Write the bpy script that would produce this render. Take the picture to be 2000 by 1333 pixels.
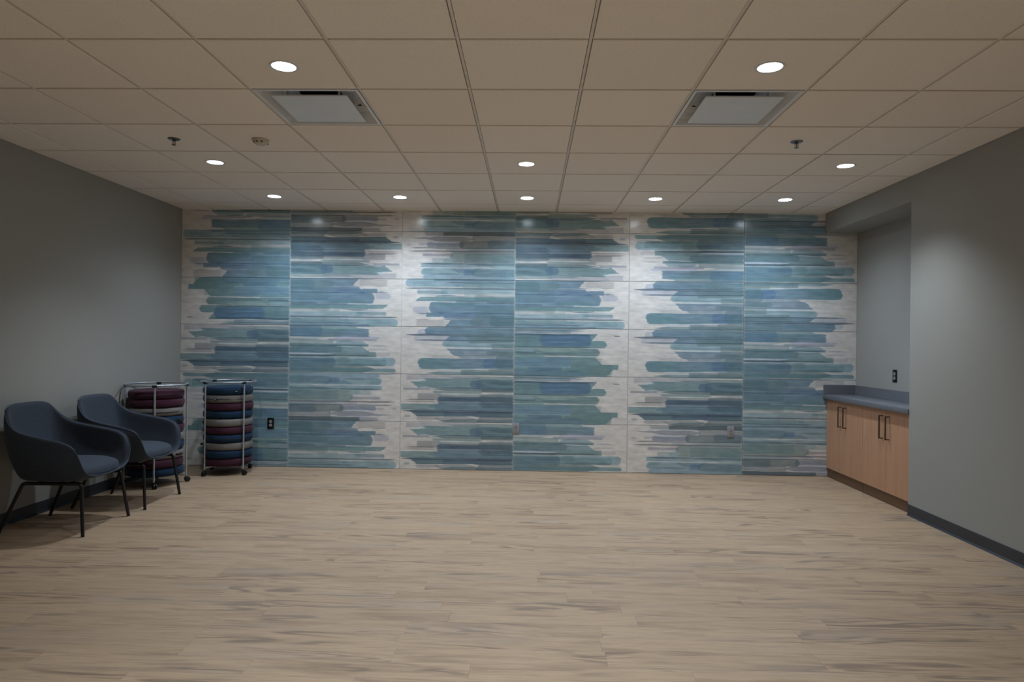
import bpy, bmesh, math, random
from mathutils import Vector, Matrix
random.seed(7)
R = math.radians
sc = bpy.context.scene
for o in list(bpy.data.objects): bpy.data.objects.remove(o)
COL = sc.collection

# ------------------------------------------------------------------ camera
cam = bpy.data.cameras.new('camera'); cam.lens = 23.622; cam.sensor_width = 36; cam.clip_start = .05
camo = bpy.data.objects.new('camera', cam); COL.objects.link(camo); sc.camera = camo
yaw, pit, rol = -0.026715, 0.002904, -0.012613
fw = Vector((math.sin(yaw)*math.cos(pit), math.cos(yaw)*math.cos(pit), math.sin(pit)))
r0 = Vector((math.cos(yaw), -math.sin(yaw), 0)); u0 = r0.cross(fw)
rr = math.cos(rol)*r0 - math.sin(rol)*u0; uu = math.sin(rol)*r0 + math.cos(rol)*u0
m = Matrix((rr, uu, -fw)).transposed().to_4x4(); m.translation = Vector((0.349, -7.0734, 1.3482))
camo.matrix_world = m

# ------------------------------------------------------------------ view, world
sc.view_settings.view_transform = 'Standard'; sc.view_settings.look = 'None'
sc.view_settings.gamma = 1; sc.view_settings.use_curve_mapping = False
sc.view_settings.exposure = 0.0
W = bpy.data.worlds.new('world'); sc.world = W; W.use_nodes = True
W.node_tree.nodes['Background'].inputs[0].default_value = (0, 0, 0, 1)
W.node_tree.nodes['Background'].inputs[1].default_value = 0
# lamp settings of the recessed downlights (the lamps themselves are made with their fixtures below)
LAMP_COL = (.78, .90, 1.0)
WASH = dict(power=76, size=R(146), blend=1.0)      # small row beside the tiled wall
DOWN = dict(power=90, size=R(112), blend=1.0)       # flat lens downlights

# ------------------------------------------------------------------ room numbers
H = 2.7348; XL = -3.38; XR = 3.412; XA = 3.74; YA = -1.57; ZS = 2.531; YF = -9.2
G = 0.6096; TW = 1.195954; TH = 0.502294; WX0 = -3.404189
ROW0 = -0.96357 + 6*0 + G      # first ceiling grid line in front of the tiled wall

# ------------------------------------------------------------------ helpers
def srgb(r, g, b):
    f = lambda c: (c/255/12.92) if c/255 <= .04045 else ((c/255+.055)/1.055)**2.4
    return (f(r), f(g), f(b), 1)

class NT:
    def __init__(s, name):
        s.m = bpy.data.materials.new(name); s.m.use_nodes = True; s.t = s.m.node_tree
        s.b = s.t.nodes['Principled BSDF']; s.out = s.t.nodes['Material Output']
    def n(s, ty, **k):
        nd = s.t.nodes.new(ty)
        for a, v in k.items(): setattr(nd, a, v)
        return nd
    def l(s, a, b): s.t.links.new(a, b)
    def math(s, op, a, b=None, c=None):
        nd = s.n('ShaderNodeMath', operation=op)
        for i, v in enumerate((a, b, c)):
            if v is None: continue
            if isinstance(v, (int, float)): nd.inputs[i].default_value = v
            else: s.l(v, nd.inputs[i])
        return nd.outputs[0]
    def noise(s, vec, scale, detail=3, rough=.5, dist=0):
        nd = s.n('ShaderNodeTexNoise'); nd.inputs['Scale'].default_value = scale
        nd.inputs['Detail'].default_value = detail; nd.inputs['Roughness'].default_value = rough
        nd.inputs['Distortion'].default_value = dist
        if vec is not None: s.l(vec, nd.inputs['Vector'])
        return nd.outputs[0]
    def mapping(s, vec, scale=(1,1,1), loc=(0,0,0)):
        nd = s.n('ShaderNodeMapping'); nd.inputs['Scale'].default_value = scale; nd.inputs['Location'].default_value = loc
        s.l(vec, nd.inputs['Vector']); return nd.outputs[0]
    def mix(s, fac, a, b, mode='MIX'):
        nd = s.n('ShaderNodeMix', data_type='RGBA', blend_type=mode)
        for sock, v in ((nd.inputs[0], fac), (nd.inputs[6], a), (nd.inputs[7], b)):
            if isinstance(v, (int, float)): sock.default_value = v
            elif isinstance(v, tuple): sock.default_value = v
            else: s.l(v, sock)
        return nd.outputs[2]
    def rng(s, v, a, b, c, d):
        nd = s.n('ShaderNodeMapRange'); s.l(v, nd.inputs[0])
        for i, x in enumerate((a, b, c, d)): nd.inputs[i+1].default_value = x
        return nd.outputs[0]
    def bump(s, h, strength, dist=.002):
        nd = s.n('ShaderNodeBump'); nd.inputs['Strength'].default_value = strength; nd.inputs['Distance'].default_value = dist
        s.l(h, nd.inputs['Height']); s.l(nd.outputs[0], s.b.inputs['Normal'])
    def geo(s): return s.n('ShaderNodeNewGeometry').outputs['Position']
    def obj(s): return s.n('ShaderNodeTexCoord').outputs['Object']
    def set(s, **k):
        for a, v in k.items():
            s.b.inputs[a.replace('_', ' ')].default_value = v

def plain(name, col, rough=.6, metal=0, var=.06, vscale=8, bump=0, bscale=200, spec=.5, coords='obj'):
    t = NT(name); v = t.obj() if coords == 'obj' else t.geo()
    nz = t.noise(v, vscale, 3)
    f = t.rng(nz, .3, .7, 1-var, 1+var)
    c = t.mix(1.0, col, (1, 1, 1, 1), 'MULTIPLY'); nd = c.node; 
    cc = t.n('ShaderNodeCombineColor'); 
    for i in range(3): t.l(f, cc.inputs[i])
    t.l(cc.outputs[0], nd.inputs[7])
    t.l(c, t.b.inputs['Base Color'])
    t.set(Roughness=rough, Metallic=metal); t.b.inputs['Specular IOR Level'].default_value = spec
    if bump: t.bump(t.noise(v, bscale, 2), bump, .001)
    return t.m

def finish(name, bm, mat, parent=None, smooth=False, loc=None, recalc=True):
    if recalc: bmesh.ops.recalc_face_normals(bm, faces=bm.faces)
    me = bpy.data.meshes.new(name); bm.to_mesh(me); bm.free()
    me.materials.append(mat)
    if smooth:
        for p in me.polygons: p.use_smooth = True
        if smooth != 'all':
            try: me.set_sharp_from_angle(angle=R(38))
            except Exception: pass
    o = bpy.data.objects.new(name, me); COL.objects.link(o)
    if parent is not None: o.parent = parent
    if loc is not None: o.location = loc
    return o
def mesh_obj(name, me, parent=None, loc=(0,0,0)):
    o = bpy.data.objects.new(name, me); COL.objects.link(o); o.parent = parent; o.location = loc; return o
def tag(o, label=None, cat=None, group=None, kind=None):
    if label: o['label'] = label
    if cat: o['category'] = cat
    if group: o['group'] = group
    if kind: o['kind'] = kind
    return o
def thing(name, label, cat, loc=(0,0,0), rz=0, group=None):
    o = bpy.data.objects.new(name, None); COL.objects.link(o); o.empty_display_size = .1
    o.location = loc; o.rotation_euler = (0, 0, rz); return tag(o, label, cat, group)
def copy_tree(o, parent=None):
    c = o.copy(); COL.objects.link(c); c.parent = parent
    for ch in list(o.children): copy_tree(ch, c)
    return c
def structure(name, bm, mat, parent=None, **k):
    o = finish(name, bm, mat, parent, **k)
    if parent is None: o['kind'] = 'structure'
    return o
def BM(): return bmesh.new()
def box(bm, x0, x1, y0, y1, z0, z1, bev=0, seg=2):
    r = bmesh.ops.create_cube(bm, size=1)
    bmesh.ops.scale(bm, vec=(x1-x0, y1-y0, z1-z0), verts=r['verts'])
    bmesh.ops.translate(bm, vec=((x0+x1)/2, (y0+y1)/2, (z0+z1)/2), verts=r['verts'])
    if bev:
        es = list({e for v in r['verts'] for e in v.link_edges})
        bmesh.ops.bevel(bm, geom=es, offset=bev, segments=seg, affect='EDGES', profile=.5)
    return bm
def tube(bm, pts, r, seg=10, closed=False, cap=True):
    pts = [Vector(p) for p in pts]; n = len(pts); rs = r if isinstance(r, (list, tuple)) else [r]*n
    rings = []; prev = None
    for i, p in enumerate(pts):
        if closed: t = (pts[(i+1) % n]-pts[i-1]).normalized()
        else: t = (pts[min(i+1, n-1)]-pts[max(i-1, 0)]).normalized()
        if prev is None: a = t.orthogonal().normalized()
        else: a = (prev - t*prev.dot(t)).normalized()
        prev = a; b = t.cross(a)
        rings.append([bm.verts.new(p + rs[i]*(math.cos(2*math.pi*k/seg)*a + math.sin(2*math.pi*k/seg)*b)) for k in range(seg)])
    m_ = n if closed else n-1
    for i in range(m_):
        A, B = rings[i], rings[(i+1) % n]
        off = 0
        if closed and i == n-1:
            off = min(range(seg), key=lambda q: (A[0].co-B[q].co).length)
        for k in range(seg):
            bm.faces.new((A[k], A[(k+1) % seg], B[(k+1+off) % seg], B[(k+off) % seg]))
    if cap and not closed:
        bm.faces.new(list(reversed(rings[0]))); bm.faces.new(rings[-1])
    return bm
def fillet(pts, rad, n=5):
    pts = [Vector(p) for p in pts]; out = [pts[0]]
    for i in range(1, len(pts)-1):
        a, b, c = pts[i-1], pts[i], pts[i+1]
        d1 = (a-b); d2 = (c-b); q = min(rad, d1.length*.45, d2.length*.45)
        p1 = b + d1.normalized()*q; p2 = b + d2.normalized()*q
        for k in range(n+1):
            s = k/n; out.append((1-s)**2*p1 + 2*s*(1-s)*b + s*s*p2)
    out.append(pts[-1]); return out
def lathe(bm, prof, seg=32, cx=0, cy=0, closed=False):
    rings = []
    for r_, z in prof:
        if r_ < 1e-6: rings.append([bm.verts.new((cx, cy, z))])
        else: rings.append([bm.verts.new((cx+r_*math.cos(2*math.pi*k/seg), cy+r_*math.sin(2*math.pi*k/seg), z)) for k in range(seg)])
    pairs = list(zip(rings, rings[1:]))
    if closed: pairs.append((rings[-1], rings[0]))
    for A, B in pairs:
        if len(A) == 1 and len(B) == 1: continue
        for k in range(seg):
            k2 = (k+1) % seg
            if len(A) == 1: bm.faces.new((A[0], B[k], B[k2]))
            elif len(B) == 1: bm.faces.new((A[k], A[k2], B[0]))
            else: bm.faces.new((A[k], A[k2], B[k2], B[k]))
    return bm

# ------------------------------------------------------------------ materials
def wall_paint(name, col):
    t = NT(name); p = t.geo()
    c = t.mix(t.noise(p, 1.3, 2), tuple(x*.97 for x in col[:3])+(1,), tuple(x*1.03 for x in col[:3])+(1,))
    t.l(c, t.b.inputs['Base Color']); t.set(Roughness=.62); t.b.inputs['Specular IOR Level'].default_value = .3
    t.bump(t.noise(p, 320, 2), .12, .0006)
    return t.m
M_wall = wall_paint('grey_green_paint', srgb(150, 149, 144))
M_back = plain('behind_tile_cement', srgb(150, 150, 145), .9)

def ceiling_mat():
    t = NT('mineral_fibre_tile'); p = t.geo()
    inf = t.n('ShaderNodeObjectInfo').outputs['Random']
    c = t.mix(inf, srgb(238, 230, 220), srgb(241, 234, 225))
    sp = t.rng(t.noise(p, 420, 2), .36, .5, .86, 1)
    cc = t.n('ShaderNodeCombineColor')
    for i in range(3): t.l(sp, cc.inputs[i])
    c = t.mix(1.0, c, cc.outputs[0], 'MULTIPLY')
    t.l(c, t.b.inputs['Base Color']); t.set(Roughness=.92); t.b.inputs['Specular IOR Level'].default_value = .15
    t.bump(t.noise(p, 300, 3), .35, .001)
    return t.m
M_ceil = ceiling_mat()
M_grid = plain('white_painted_steel', srgb(214, 205, 195), .5, var=.02)
M_trimw = plain('white_enamel', srgb(205, 207, 208), .35, var=.01)
M_diff = plain('satin_white_steel', srgb(214, 216, 218), .28, var=.02)
M_black = plain('black_rubber', srgb(20, 20, 22), .6)
M_duct = plain('black_duct_lining', srgb(8, 8, 9), .9)
M_base = plain('charcoal_rubber_base', srgb(44, 48, 54), .42, var=.1, vscale=4, coords='geo')
M_basehi = plain('base_toe', srgb(70, 76, 84), .35)

def floor_mat():
    t = NT('oak_vinyl_plank'); p = t.geo()
    inf = t.n('ShaderNodeObjectInfo').outputs['Random']
    off = t.n('ShaderNodeCombineXYZ'); t.l(t.math('MULTIPLY', inf, 37.0), off.inputs[0]); t.l(t.math('MULTIPLY', inf, 91.0), off.inputs[2])
    va = t.n('ShaderNodeVectorMath', operation='ADD'); t.l(p, va.inputs[0]); t.l(off.outputs[0], va.inputs[1]); v = va.outputs[0]
    base = t.mix(inf, srgb(164, 138, 111), srgb(169, 143, 116))
    # broad soft streaks
    big = t.noise(t.mapping(v, (1.3, 13, 1)), 1.0, 4, .55, .6)
    c = t.mix(t.rng(big, .52, .66, 0, .7), base, srgb(134, 110, 88))
    fine = t.noise(t.mapping(v, (4.5, 95, 1)), 1.0, 5, .68, .5)
    c = t.mix(t.rng(fine, .48, .66, 0, .6), c, srgb(132, 112, 95))
    # light grain
    lg = t.noise(t.mapping(v, (5.0, 140, 1), (3, 7, 1)), 1.0, 4, .65)
    c = t.mix(t.rng(lg, .52, .68, 0, .42), c, srgb(188, 163, 136))
    # cathedral figure: warped rings, only in patches
    ringn = t.noise(t.mapping(v, (.8, 6.5, 1), (2, 8, 0)), 1.0, 3, .45, .3)
    rings_ = t.math('SINE', t.math('MULTIPLY', ringn, 70.0))
    patch = t.noise(t.mapping(v, (1.1, 7, 1), (11, 3, 0)), 1.0, 2)
    pm = t.math('MULTIPLY', t.rng(patch, .50, .62, 0, .85), t.rng(rings_, -.2, .9, 0, 1))
    c = t.mix(pm, c, srgb(118, 99, 84))
    c = t.mix(t.rng(t.noise(t.mapping(v, (.9, 5, 1), (5, 5, 5)), 1, 2), .52, .75, 0, .35), c, srgb(144, 134, 126))
    t.l(c, t.b.inputs['Base Color'])
    t.l(t.rng(fine, .3, .7, .46, .56), t.b.inputs['Roughness'])
    t.b.inputs['Specular IOR Level'].default_value = .35
    t.bump(fine, .12, .0008)
    return t.m
M_floor = floor_mat()
M_sub = plain('dark_joint', srgb(120, 102, 86), .9)

def wood(name, a, b, axis='z'):
    t = NT(name); p = t.obj()
    sc1 = (30, 30, 1.2) if axis == 'z' else (30, 1.2, 30)
    g = t.noise(t.mapping(p, sc1), 1.0, 4, .6, .5)
    c = t.mix(t.rng(g, .3, .7, 0, 1), a, b)
    g2 = t.noise(t.mapping(p, tuple(4*x if x > 2 else x*2 for x in sc1)), 1.0, 2)
    c = t.mix(t.rng(g2, .5, .8, 0, .35), c, tuple(x*.7 for x in a[:3])+(1,))
    t.l(c, t.b.inputs['Base Color']); t.set(Roughness=.42)
    return t.m
M_maple = wood('maple_laminate', srgb(172, 128, 97), srgb(186, 143, 111))
M_toe = wood('dark_toe_kick', srgb(88, 62, 40), srgb(102, 74, 50), 'y')
M_counter = plain('grey_blue_solid_surface', srgb(104, 105, 111), .33, var=.05, vscale=60, coords='geo')
M_bronze = plain('dark_bronze', srgb(86, 72, 58), .38, metal=.85, var=.03)
M_steel = plain('brushed_stainless', srgb(150, 151, 156), .36, metal=.12, var=.08, vscale=30)
M_dsteel = plain('stainless_painted_dark_reflection', srgb(60, 58, 60), .25, metal=.9, var=.05)  # same stainless as the other plates, with a dark reflection painted into the colour
M_recept = plain('grey_receptacle', srgb(150, 148, 140), .45)
M_slot = plain('dark_slot', srgb(22, 22, 22), .7)
M_chrome = plain('dull_chrome', srgb(120, 125, 128), .3, metal=.9)
M_beige = plain('ivory_plastic', srgb(192, 185, 168), .5)

def fabric(name, a, b, scale=900, rough=.95, sheen=.08):
    t = NT(name); p = t.obj()
    c = t.mix(t.rng(t.noise(p, scale*.35, 2, .7), .38, .62, 0, 1), a, b)
    t.l(c, t.b.inputs['Base Color']); t.set(Roughness=rough)
    t.b.inputs['Sheen Weight'].default_value = sheen; t.b.inputs['Sheen Roughness'].default_value = .4
    t.b.inputs['Specular IOR Level'].default_value = .15
    t.bump(t.noise(p, scale, 1), .3, .0006)
    return t.m
M_chair = fabric('blue_grey_wool', srgb(52, 58, 68), srgb(68, 75, 86))
M_piping = fabric('piping_fabric', srgb(66, 72, 82), srgb(84, 90, 100))
M_leg = plain('black_powder_coat', srgb(20, 20, 22), .35, var=.02)
M_plum = fabric('plum_canvas', srgb(58, 32, 44), srgb(68, 38, 52), 500)
M_blue = fabric('blue_canvas', srgb(23, 42, 62), srgb(30, 51, 73), 500)
M_grey = fabric('grey_canvas', srgb(108, 103, 100), srgb(120, 115, 112), 500)
M_zip = plain('dark_zipper', srgb(26, 30, 44), .6)
M_tag = plain('black_woven_tag', srgb(18, 18, 20), .8)
M_print = plain('white_tag_print', srgb(200, 200, 200), .7)
M_tube = plain('silver_tube', srgb(176, 180, 186), .35, metal=.55, var=.02)
M_plastic = plain('black_plastic', srgb(16, 16, 18), .45, var=.02)
M_grout = plain('pale_grout', srgb(208, 214, 216), .8, var=.03, coords='geo')

def emit_mat(name, col, strength):
    t = NT(name); e = t.n('ShaderNodeEmission'); e.inputs[0].default_value = col; e.inputs[1].default_value = strength
    # faint prismatic pattern of the lens
    v = t.n('ShaderNodeTexVoronoi'); v.inputs['Scale'].default_value = 130; t.l(t.obj(), v.inputs['Vector'])
    s_ = t.math('MULTIPLY', t.rng(v.outputs['Distance'], 0, .6, 1.05, .8), strength)
    t.l(s_, e.inputs[1]); t.l(e.outputs[0], t.out.inputs['Surface']); return t.m
M_lens = emit_mat('glowing_flat_lens', (.88, .95, 1, 1), 12)
M_lens2 = emit_mat('glowing_wash_lens', (.78, .9, 1, 1), 60)
M_refl = plain('reflector_aluminium', srgb(200, 210, 222), .25, metal=.7)

# ------------------------------------------------------------------ printed tiles: brush strokes as curves over the tile height
CR=(219,215,209); T=(112,162,169); B=(102,147,173); Gn=(108,142,142); D=(70,104,130); M=(160,164,182)
Wh=(214,228,236); L=(150,188,202); K=(96,104,114); N=(70,104,114); ML=(190,196,212); CG=(186,182,178); TD=(84,128,142)
# (v0, v1, u0, u1, colour, opacity, end shape: r round, s straight, p pointed, d slanting down, u slanting up)
PRINTS = {
'E': [(.05,.17,.14,.3,ML,.8,'r'),(.014,.165,.205,1,B,1,'r'),(.02,.1,.45,1,T,.35,'s'),(.19,.275,.11,.45,ML,.7,'s'),(.19,.285,.375,1,B,1,'u'),
      (.265,.295,.11,1,D,.7,'p'),(.15,.19,.028,1,D,.85,'p'),(.285,.415,.362,1,L,1,'r'),(.36,.415,.40,1,T,.5,'s'),(.365,.39,.22,.37,K,.25,'p'),(.415,.455,.44,.85,Wh,.9,'p'),
      (.455,.60,.40,1,B,.92,'d'),(.5,.58,.55,.8,ML,.4,'r'),(.60,.65,.50,1,B,.9,'d'),(.61,.645,.28,.47,CG,.5,'s'),(.66,.865,.148,1,B,1,'r'),(.67,.86,.152,.46,T,.75,'r'),(.86,.885,.155,.7,T,1,'p'),
      (.66,.85,.72,.86,(78,122,176),.7,'r'),(.885,.905,.28,.8,Wh,.8,'p'),(.905,.935,.3,.7,ML,.4,'p'),(.94,1,.22,1,T,.9,'p'),(.9,1,.53,1,TD,.85,'s'),
      (.03,.14,.66,1,Gn,.55,'r'),(.15,.325,.585,1,Gn,.75,'r'),(.185,.2,.55,1,N,.5,'p'),(.265,.285,.6,1,N,.6,'p'),(.34,.46,.80,1,Gn,.8,'s'),(.5,.59,.745,1,Gn,.85,'r'),(.59,.88,.83,1,TD,.8,'r'),
      (.345,.38,.6,.8,Wh,.4,'p'),(.87,.98,.77,1,Gn,.85,'r'),(.86,.875,.6,1,L,.7,'p')],
'B': [(0,.155,.028,1,L,1,'r'),(0,.035,.285,1,B,.8,'s'),(.05,.155,.1,.3,T,.35,'s'),(.07,.165,.43,.56,B,.75,'p'),(.055,.075,.38,1,D,.75,'p'),(.08,.185,.53,1,Gn,.55,'r'),(.08,.185,.68,1,T,.5,'s'),
      (.175,.20,.02,1,TD,.9,'p'),(.185,.205,.45,1,D,.6,'p'),(.205,.245,.14,.34,ML,.9,'s'),(.205,.30,.34,1,L,.9,'s'),(.245,.295,.14,.4,T,.8,'s'),(.22,.33,.55,.72,(148,184,186),.7,'s'),(.30,.335,.14,.5,Wh,1,'p'),(.325,.345,.3,.5,N,.7,'p'),
      (.345,.46,.3,1,T,.75,'s'),(.37,.455,.115,1,T,.95,'u'),(.31,.45,.63,1,Gn,.5,'r'),(.455,.48,.2,.37,Wh,.6,'p'),(.46,.482,.37,.47,Wh,.9,'p'),(.43,.56,.47,1,(100,142,166),.9,'r'),
      (.48,.70,.24,1,B,1,'r'),(.58,.70,.095,.24,ML,.8,'r'),(.48,.56,.30,.6,T,.6,'s'),(.70,.735,.12,.25,TD,.9,'p'),(.73,.77,.14,.22,L,.7,'p'),(.70,.785,.215,.36,B,1,'s'),(.69,.82,.32,1,(92,136,176),1,'d'),(.82,.86,.36,1,B,.8,'p'),
      (.835,.855,.12,.26,K,.5,'p'),(.85,.975,.13,.38,CG,.6,'s'),(.855,1,.38,1,B,1,'u'),(.985,1,.22,1,B,.9,'p'),
      (.455,.50,.75,1,D,.65,'r'),(.46,.475,.48,1,D,.4,'p'),(.5,.525,.62,1,L,.6,'p'),(.55,.72,.65,1,(96,140,154),.75,'s'),(.695,.72,.5,1,D,.6,'p'),(.60,.625,.3,.65,(122,162,204),.6,'p'),
      (.72,.83,.65,1,Gn,.75,'s'),(.83,.97,.60,1,Gn,.85,'r'),(.77,.96,.775,1,TD,.8,'r'),(.735,.75,.7,1,L,.5,'p')],
'C': [(.03,.11,.042,1,T,.95,'r'),(.02,.17,.22,1,(92,140,148),.8,'p'),(.12,.135,.045,.26,Wh,.8,'p'),(.145,.155,.045,.22,K,.3,'p'),(.17,.335,.045,1,L,1,'r'),(.165,.30,.12,1,T,.75,'r'),(.165,.195,.12,.6,N,.5,'p'),
      (.2,.33,.45,.58,Gn,.6,'r'),(.35,.455,.22,1,T,.95,'s'),(.355,.385,.23,1,N,.7,'p'),(.36,.45,.09,.22,(206,198,204),.7,'r'),(.455,.56,.275,1,(130,172,182),1,'d'),(.50,.515,.1,.3,K,.35,'p'),(.55,.575,.35,.52,Wh,.7,'p'),
      (.575,.62,.29,1,T,1,'s'),(.58,.60,.1,.29,M,.7,'p'),(.575,.595,.3,.7,TD,.7,'p'),(.62,.68,.3,.6,L,.9,'d'),(.68,.73,.215,.65,M,.8,'s'),(.665,.69,.4,.6,B,.5,'p'),(.73,.775,.19,.6,(196,200,222),.9,'s'),
      (.775,.94,.287,1,B,1,'s'),(.90,1,.35,1,T,.8,'d'),(.93,.96,.3,.5,L,.8,'p'),(.98,1,.22,1,L,.9,'p'),
      (.12,.32,.58,1,(84,124,150),.75,'r'),(.0,.2,.75,1,B,.45,'s'),(.34,.375,.56,1,D,.85,'p'),(.22,.29,.58,.8,(74,108,150),.5,'r'),(.385,.42,.60,1,(222,230,246),1,'p'),
      (.44,.58,.52,1,(92,134,148),.85,'r'),(.42,.47,.62,1,B,.6,'s'),(.56,.585,.55,1,N,.7,'p'),(.585,.71,.6,1,(112,160,170),.8,'s'),(.70,.715,.72,1,N,.5,'p'),(.715,.735,.7,1,L,.8,'p'),
      (.745,.775,.65,1,T,.6,'p'),(.775,1,.7,1,(88,134,170),.75,'r'),(.77,.87,.53,.72,Gn,.7,'s'),(.865,.88,.35,.6,L,.5,'p')],
'A': [(.015,.11,.05,.68,M,.55,'s'),(.03,.075,.4,1,T,.4,'p'),(.065,.08,.43,.72,N,.6,'p'),(.09,.16,.17,1,T,.95,'u'),(.11,.14,.15,.22,Wh,.9,'s'),(.155,.28,.085,1,T,.95,'d'),(.26,.28,.15,.28,Wh,.8,'p'),
      (.27,.335,.28,1,TD,.85,'p'),(.285,.325,.02,.26,M,.85,'s'),(.335,.385,.29,.72,(150,176,176),.95,'s'),(.335,.42,.52,.72,(150,180,174),.8,'s'),(.385,.41,.3,.68,Wh,.8,'p'),(.40,.525,.15,.36,(158,156,160),.8,'s'),
      (.42,.56,.35,1,Gn,.6,'s'),(.46,.62,.322,1,(82,116,146),.92,'r'),(.49,.55,.33,.72,D,.8,'r'),(.525,.54,.025,.33,K,.8,'p'),(.545,.57,.03,.32,(214,204,196),.7,'s'),(.57,.582,.03,.33,K,.6,'p'),
      (.56,.595,.3,.8,L,.4,'p'),(.60,.75,.24,1,(118,148,172),.9,'p'),(.625,.745,.004,1,T,.9,'s'),(.63,.745,.3,1,(116,146,174),.7,'s'),(.775,.88,.082,1,(88,130,144),1,'d'),(.78,.87,.38,.7,(80,110,148),.7,'s'),
      (.745,.80,.01,1,D,.9,'p'),(.86,.9,.03,.09,M,.7,'r'),(.89,.96,.14,.35,(170,164,172),.6,'r'),(.88,1,.3,.68,(140,156,162),.7,'p'),(.94,1,.34,1,TD,.7,'p'),
      (.03,.1,.67,1,Gn,.8,'r'),(.10,.30,.66,1,(82,122,142),.85,'r'),(.12,.29,.61,.73,(80,118,158),.85,'r'),(.13,.2,.75,1,N,.6,'p'),(.28,.36,.71,1,N,.9,'r'),(.37,.40,.75,1,L,.7,'p'),(.40,.59,.69,1,(80,116,132),.9,'r'),
      (.59,.615,.66,1,D,.8,'p'),(.56,.585,.7,.93,M,.5,'p'),(.61,.69,.68,1,(80,116,136),.9,'d'),(.76,.815,.68,1,(52,76,100),.6,'r'),(.82,1,.665,1,(82,116,132),.9,'u'),(.815,.9,.67,.8,(92,118,154),.6,'s')],
'D': [(0,.15,.125,1,(100,148,150),1,'u'),(.15,.25,.085,1,T,1,'s'),(.0,.25,.14,.55,(104,148,150),.6,'s'),(.25,.40,.22,1,T,1,'d'),(.27,.38,.23,.5,Gn,.4,'s'),(.425,.575,.245,1,(110,154,154),1,'r'),(.39,.42,.25,.5,L,.5,'p'),
      (.50,.60,.43,.83,(160,192,188),.9,'p'),(.44,.49,.4,.8,TD,.5,'p'),(.60,.745,.185,1,T,1,'r'),(.58,.62,.28,1,N,.6,'p'),(.74,.885,.262,1,T,1,'u'),(.63,.875,.32,.78,(84,128,172),.9,'r'),(.74,.76,.35,.8,D,.4,'p'),
      (.84,.86,.07,.13,K,.9,'r'),(.84,.85,.13,.27,K,.3,'p'),(.85,.885,.29,1,D,.9,'p'),(.885,.925,.4,.52,ML,.8,'p'),(.90,.96,.50,1,B,1,'s'),(.93,.955,.37,.6,(150,172,186),.7,'p'),(.955,1,.36,1,(110,152,168),.9,'p'),(.945,.965,.5,1,TD,.7,'p'),
      (0,.10,.37,1,B,.75,'s'),(.09,.13,.37,.6,D,.6,'p'),(.10,.18,.58,.88,(78,122,166),.85,'s'),(.18,.235,.5,1,L,.7,'s'),(.2,.36,.49,1,(104,150,186),.8,'r'),(.08,.16,.8,1,T,.8,'p'),(.3,.4,.5,.73,B,.6,'s'),(.36,.455,.73,1,T,.9,'r'),
      (.465,.505,.81,1,D,.7,'s'),(.505,.6,.81,1,L,.6,'r'),(.6,.62,.4,1,N,.5,'p'),(.71,.86,.75,1,(96,140,148),.8,'r'),(.62,.7,.75,1,T,.7,'s'),(.925,1,.85,1,Gn,.5,'p')],
'F': [(0,.075,.2,1,M,.7,'s'),(0,.08,.36,1,(84,112,118),.9,'s'),(.09,.2,.20,.65,M,.95,'p'),(.11,.155,.07,.3,M,.9,'p'),(.08,.1,.2,.62,Wh,.7,'p'),(.22,.315,.21,.55,(144,158,184),.95,'r'),(.23,.28,.14,.21,M,.5,'r'),(.25,.28,.03,.08,M,.5,'r'),(.205,.23,.2,.5,Wh,.7,'p'),
      (.19,.335,.5,1,(84,120,126),1,'r'),(.345,.395,.385,1,ML,.9,'s'),(.325,.34,.06,1,K,.7,'p'),(.345,.40,.55,1,T,.7,'p'),(.39,.415,.04,1,K,.85,'p'),(.415,.45,.3,.42,(226,212,202),.6,'s'),(.46,.51,.18,.45,M,.8,'s'),
      (.42,.64,.42,1,(104,150,150),1,'r'),(.555,.645,.265,.45,(176,198,202),.8,'s'),(.56,.645,.36,.45,L,.8,'r'),(.655,.74,.165,1,L,1,'s'),(.65,.675,.17,.6,TD,.8,'p'),(.655,.705,.55,1,TD,.9,'p'),(.745,.77,.17,.5,Wh,.9,'p'),
      (.765,.905,.165,1,L,1,'r'),(.77,.88,.18,.28,T,.5,'r'),(.90,1,.185,1,(150,184,204),1,'r'),(.975,1,.03,1,L,.7,'p'),(.875,.9,.2,.55,T,.6,'p'),
      (.02,.1,.62,1,D,.45,'s'),(.1,.2,.62,1,(92,116,138),.8,'s'),(.17,.33,.75,1,(82,122,146),.75,'r'),(.34,.36,.9,1,L,.8,'s'),(.45,.66,.55,1,(100,150,162),.6,'s'),(.5,.66,.8,1,T,.6,'s'),
      (.77,.86,.43,.7,B,.8,'d'),(.80,.92,.54,.64,(88,138,186),.85,'r'),(.79,.935,.61,1,(92,136,154),.9,'r'),(.715,.77,.77,1,(150,196,196),.8,'p'),(.84,.96,.9,1,T,.6,'s'),(.94,.98,.6,1,L,.5,'p')],
}
NS = 220
def mute(c, k=.76):
    y = .3*c[0]+.59*c[1]+.11*c[2]
    return tuple((y+(q-y)*k)*.93 for q in c)
def layers_of(strokes):
    """strokes that do not overlap in height share a layer; order of painting is kept"""
    lay = []; placed = []
    for s in strokes:
        lv = 0
        for (q, l) in placed:
            if s[0] < q[1]+.006 and q[0] < s[1]+.006: lv = max(lv, l+1)
        placed.append((s, lv))
        while len(lay) <= lv: lay.append([])
        lay[lv].append(s)
    return lay
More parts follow.
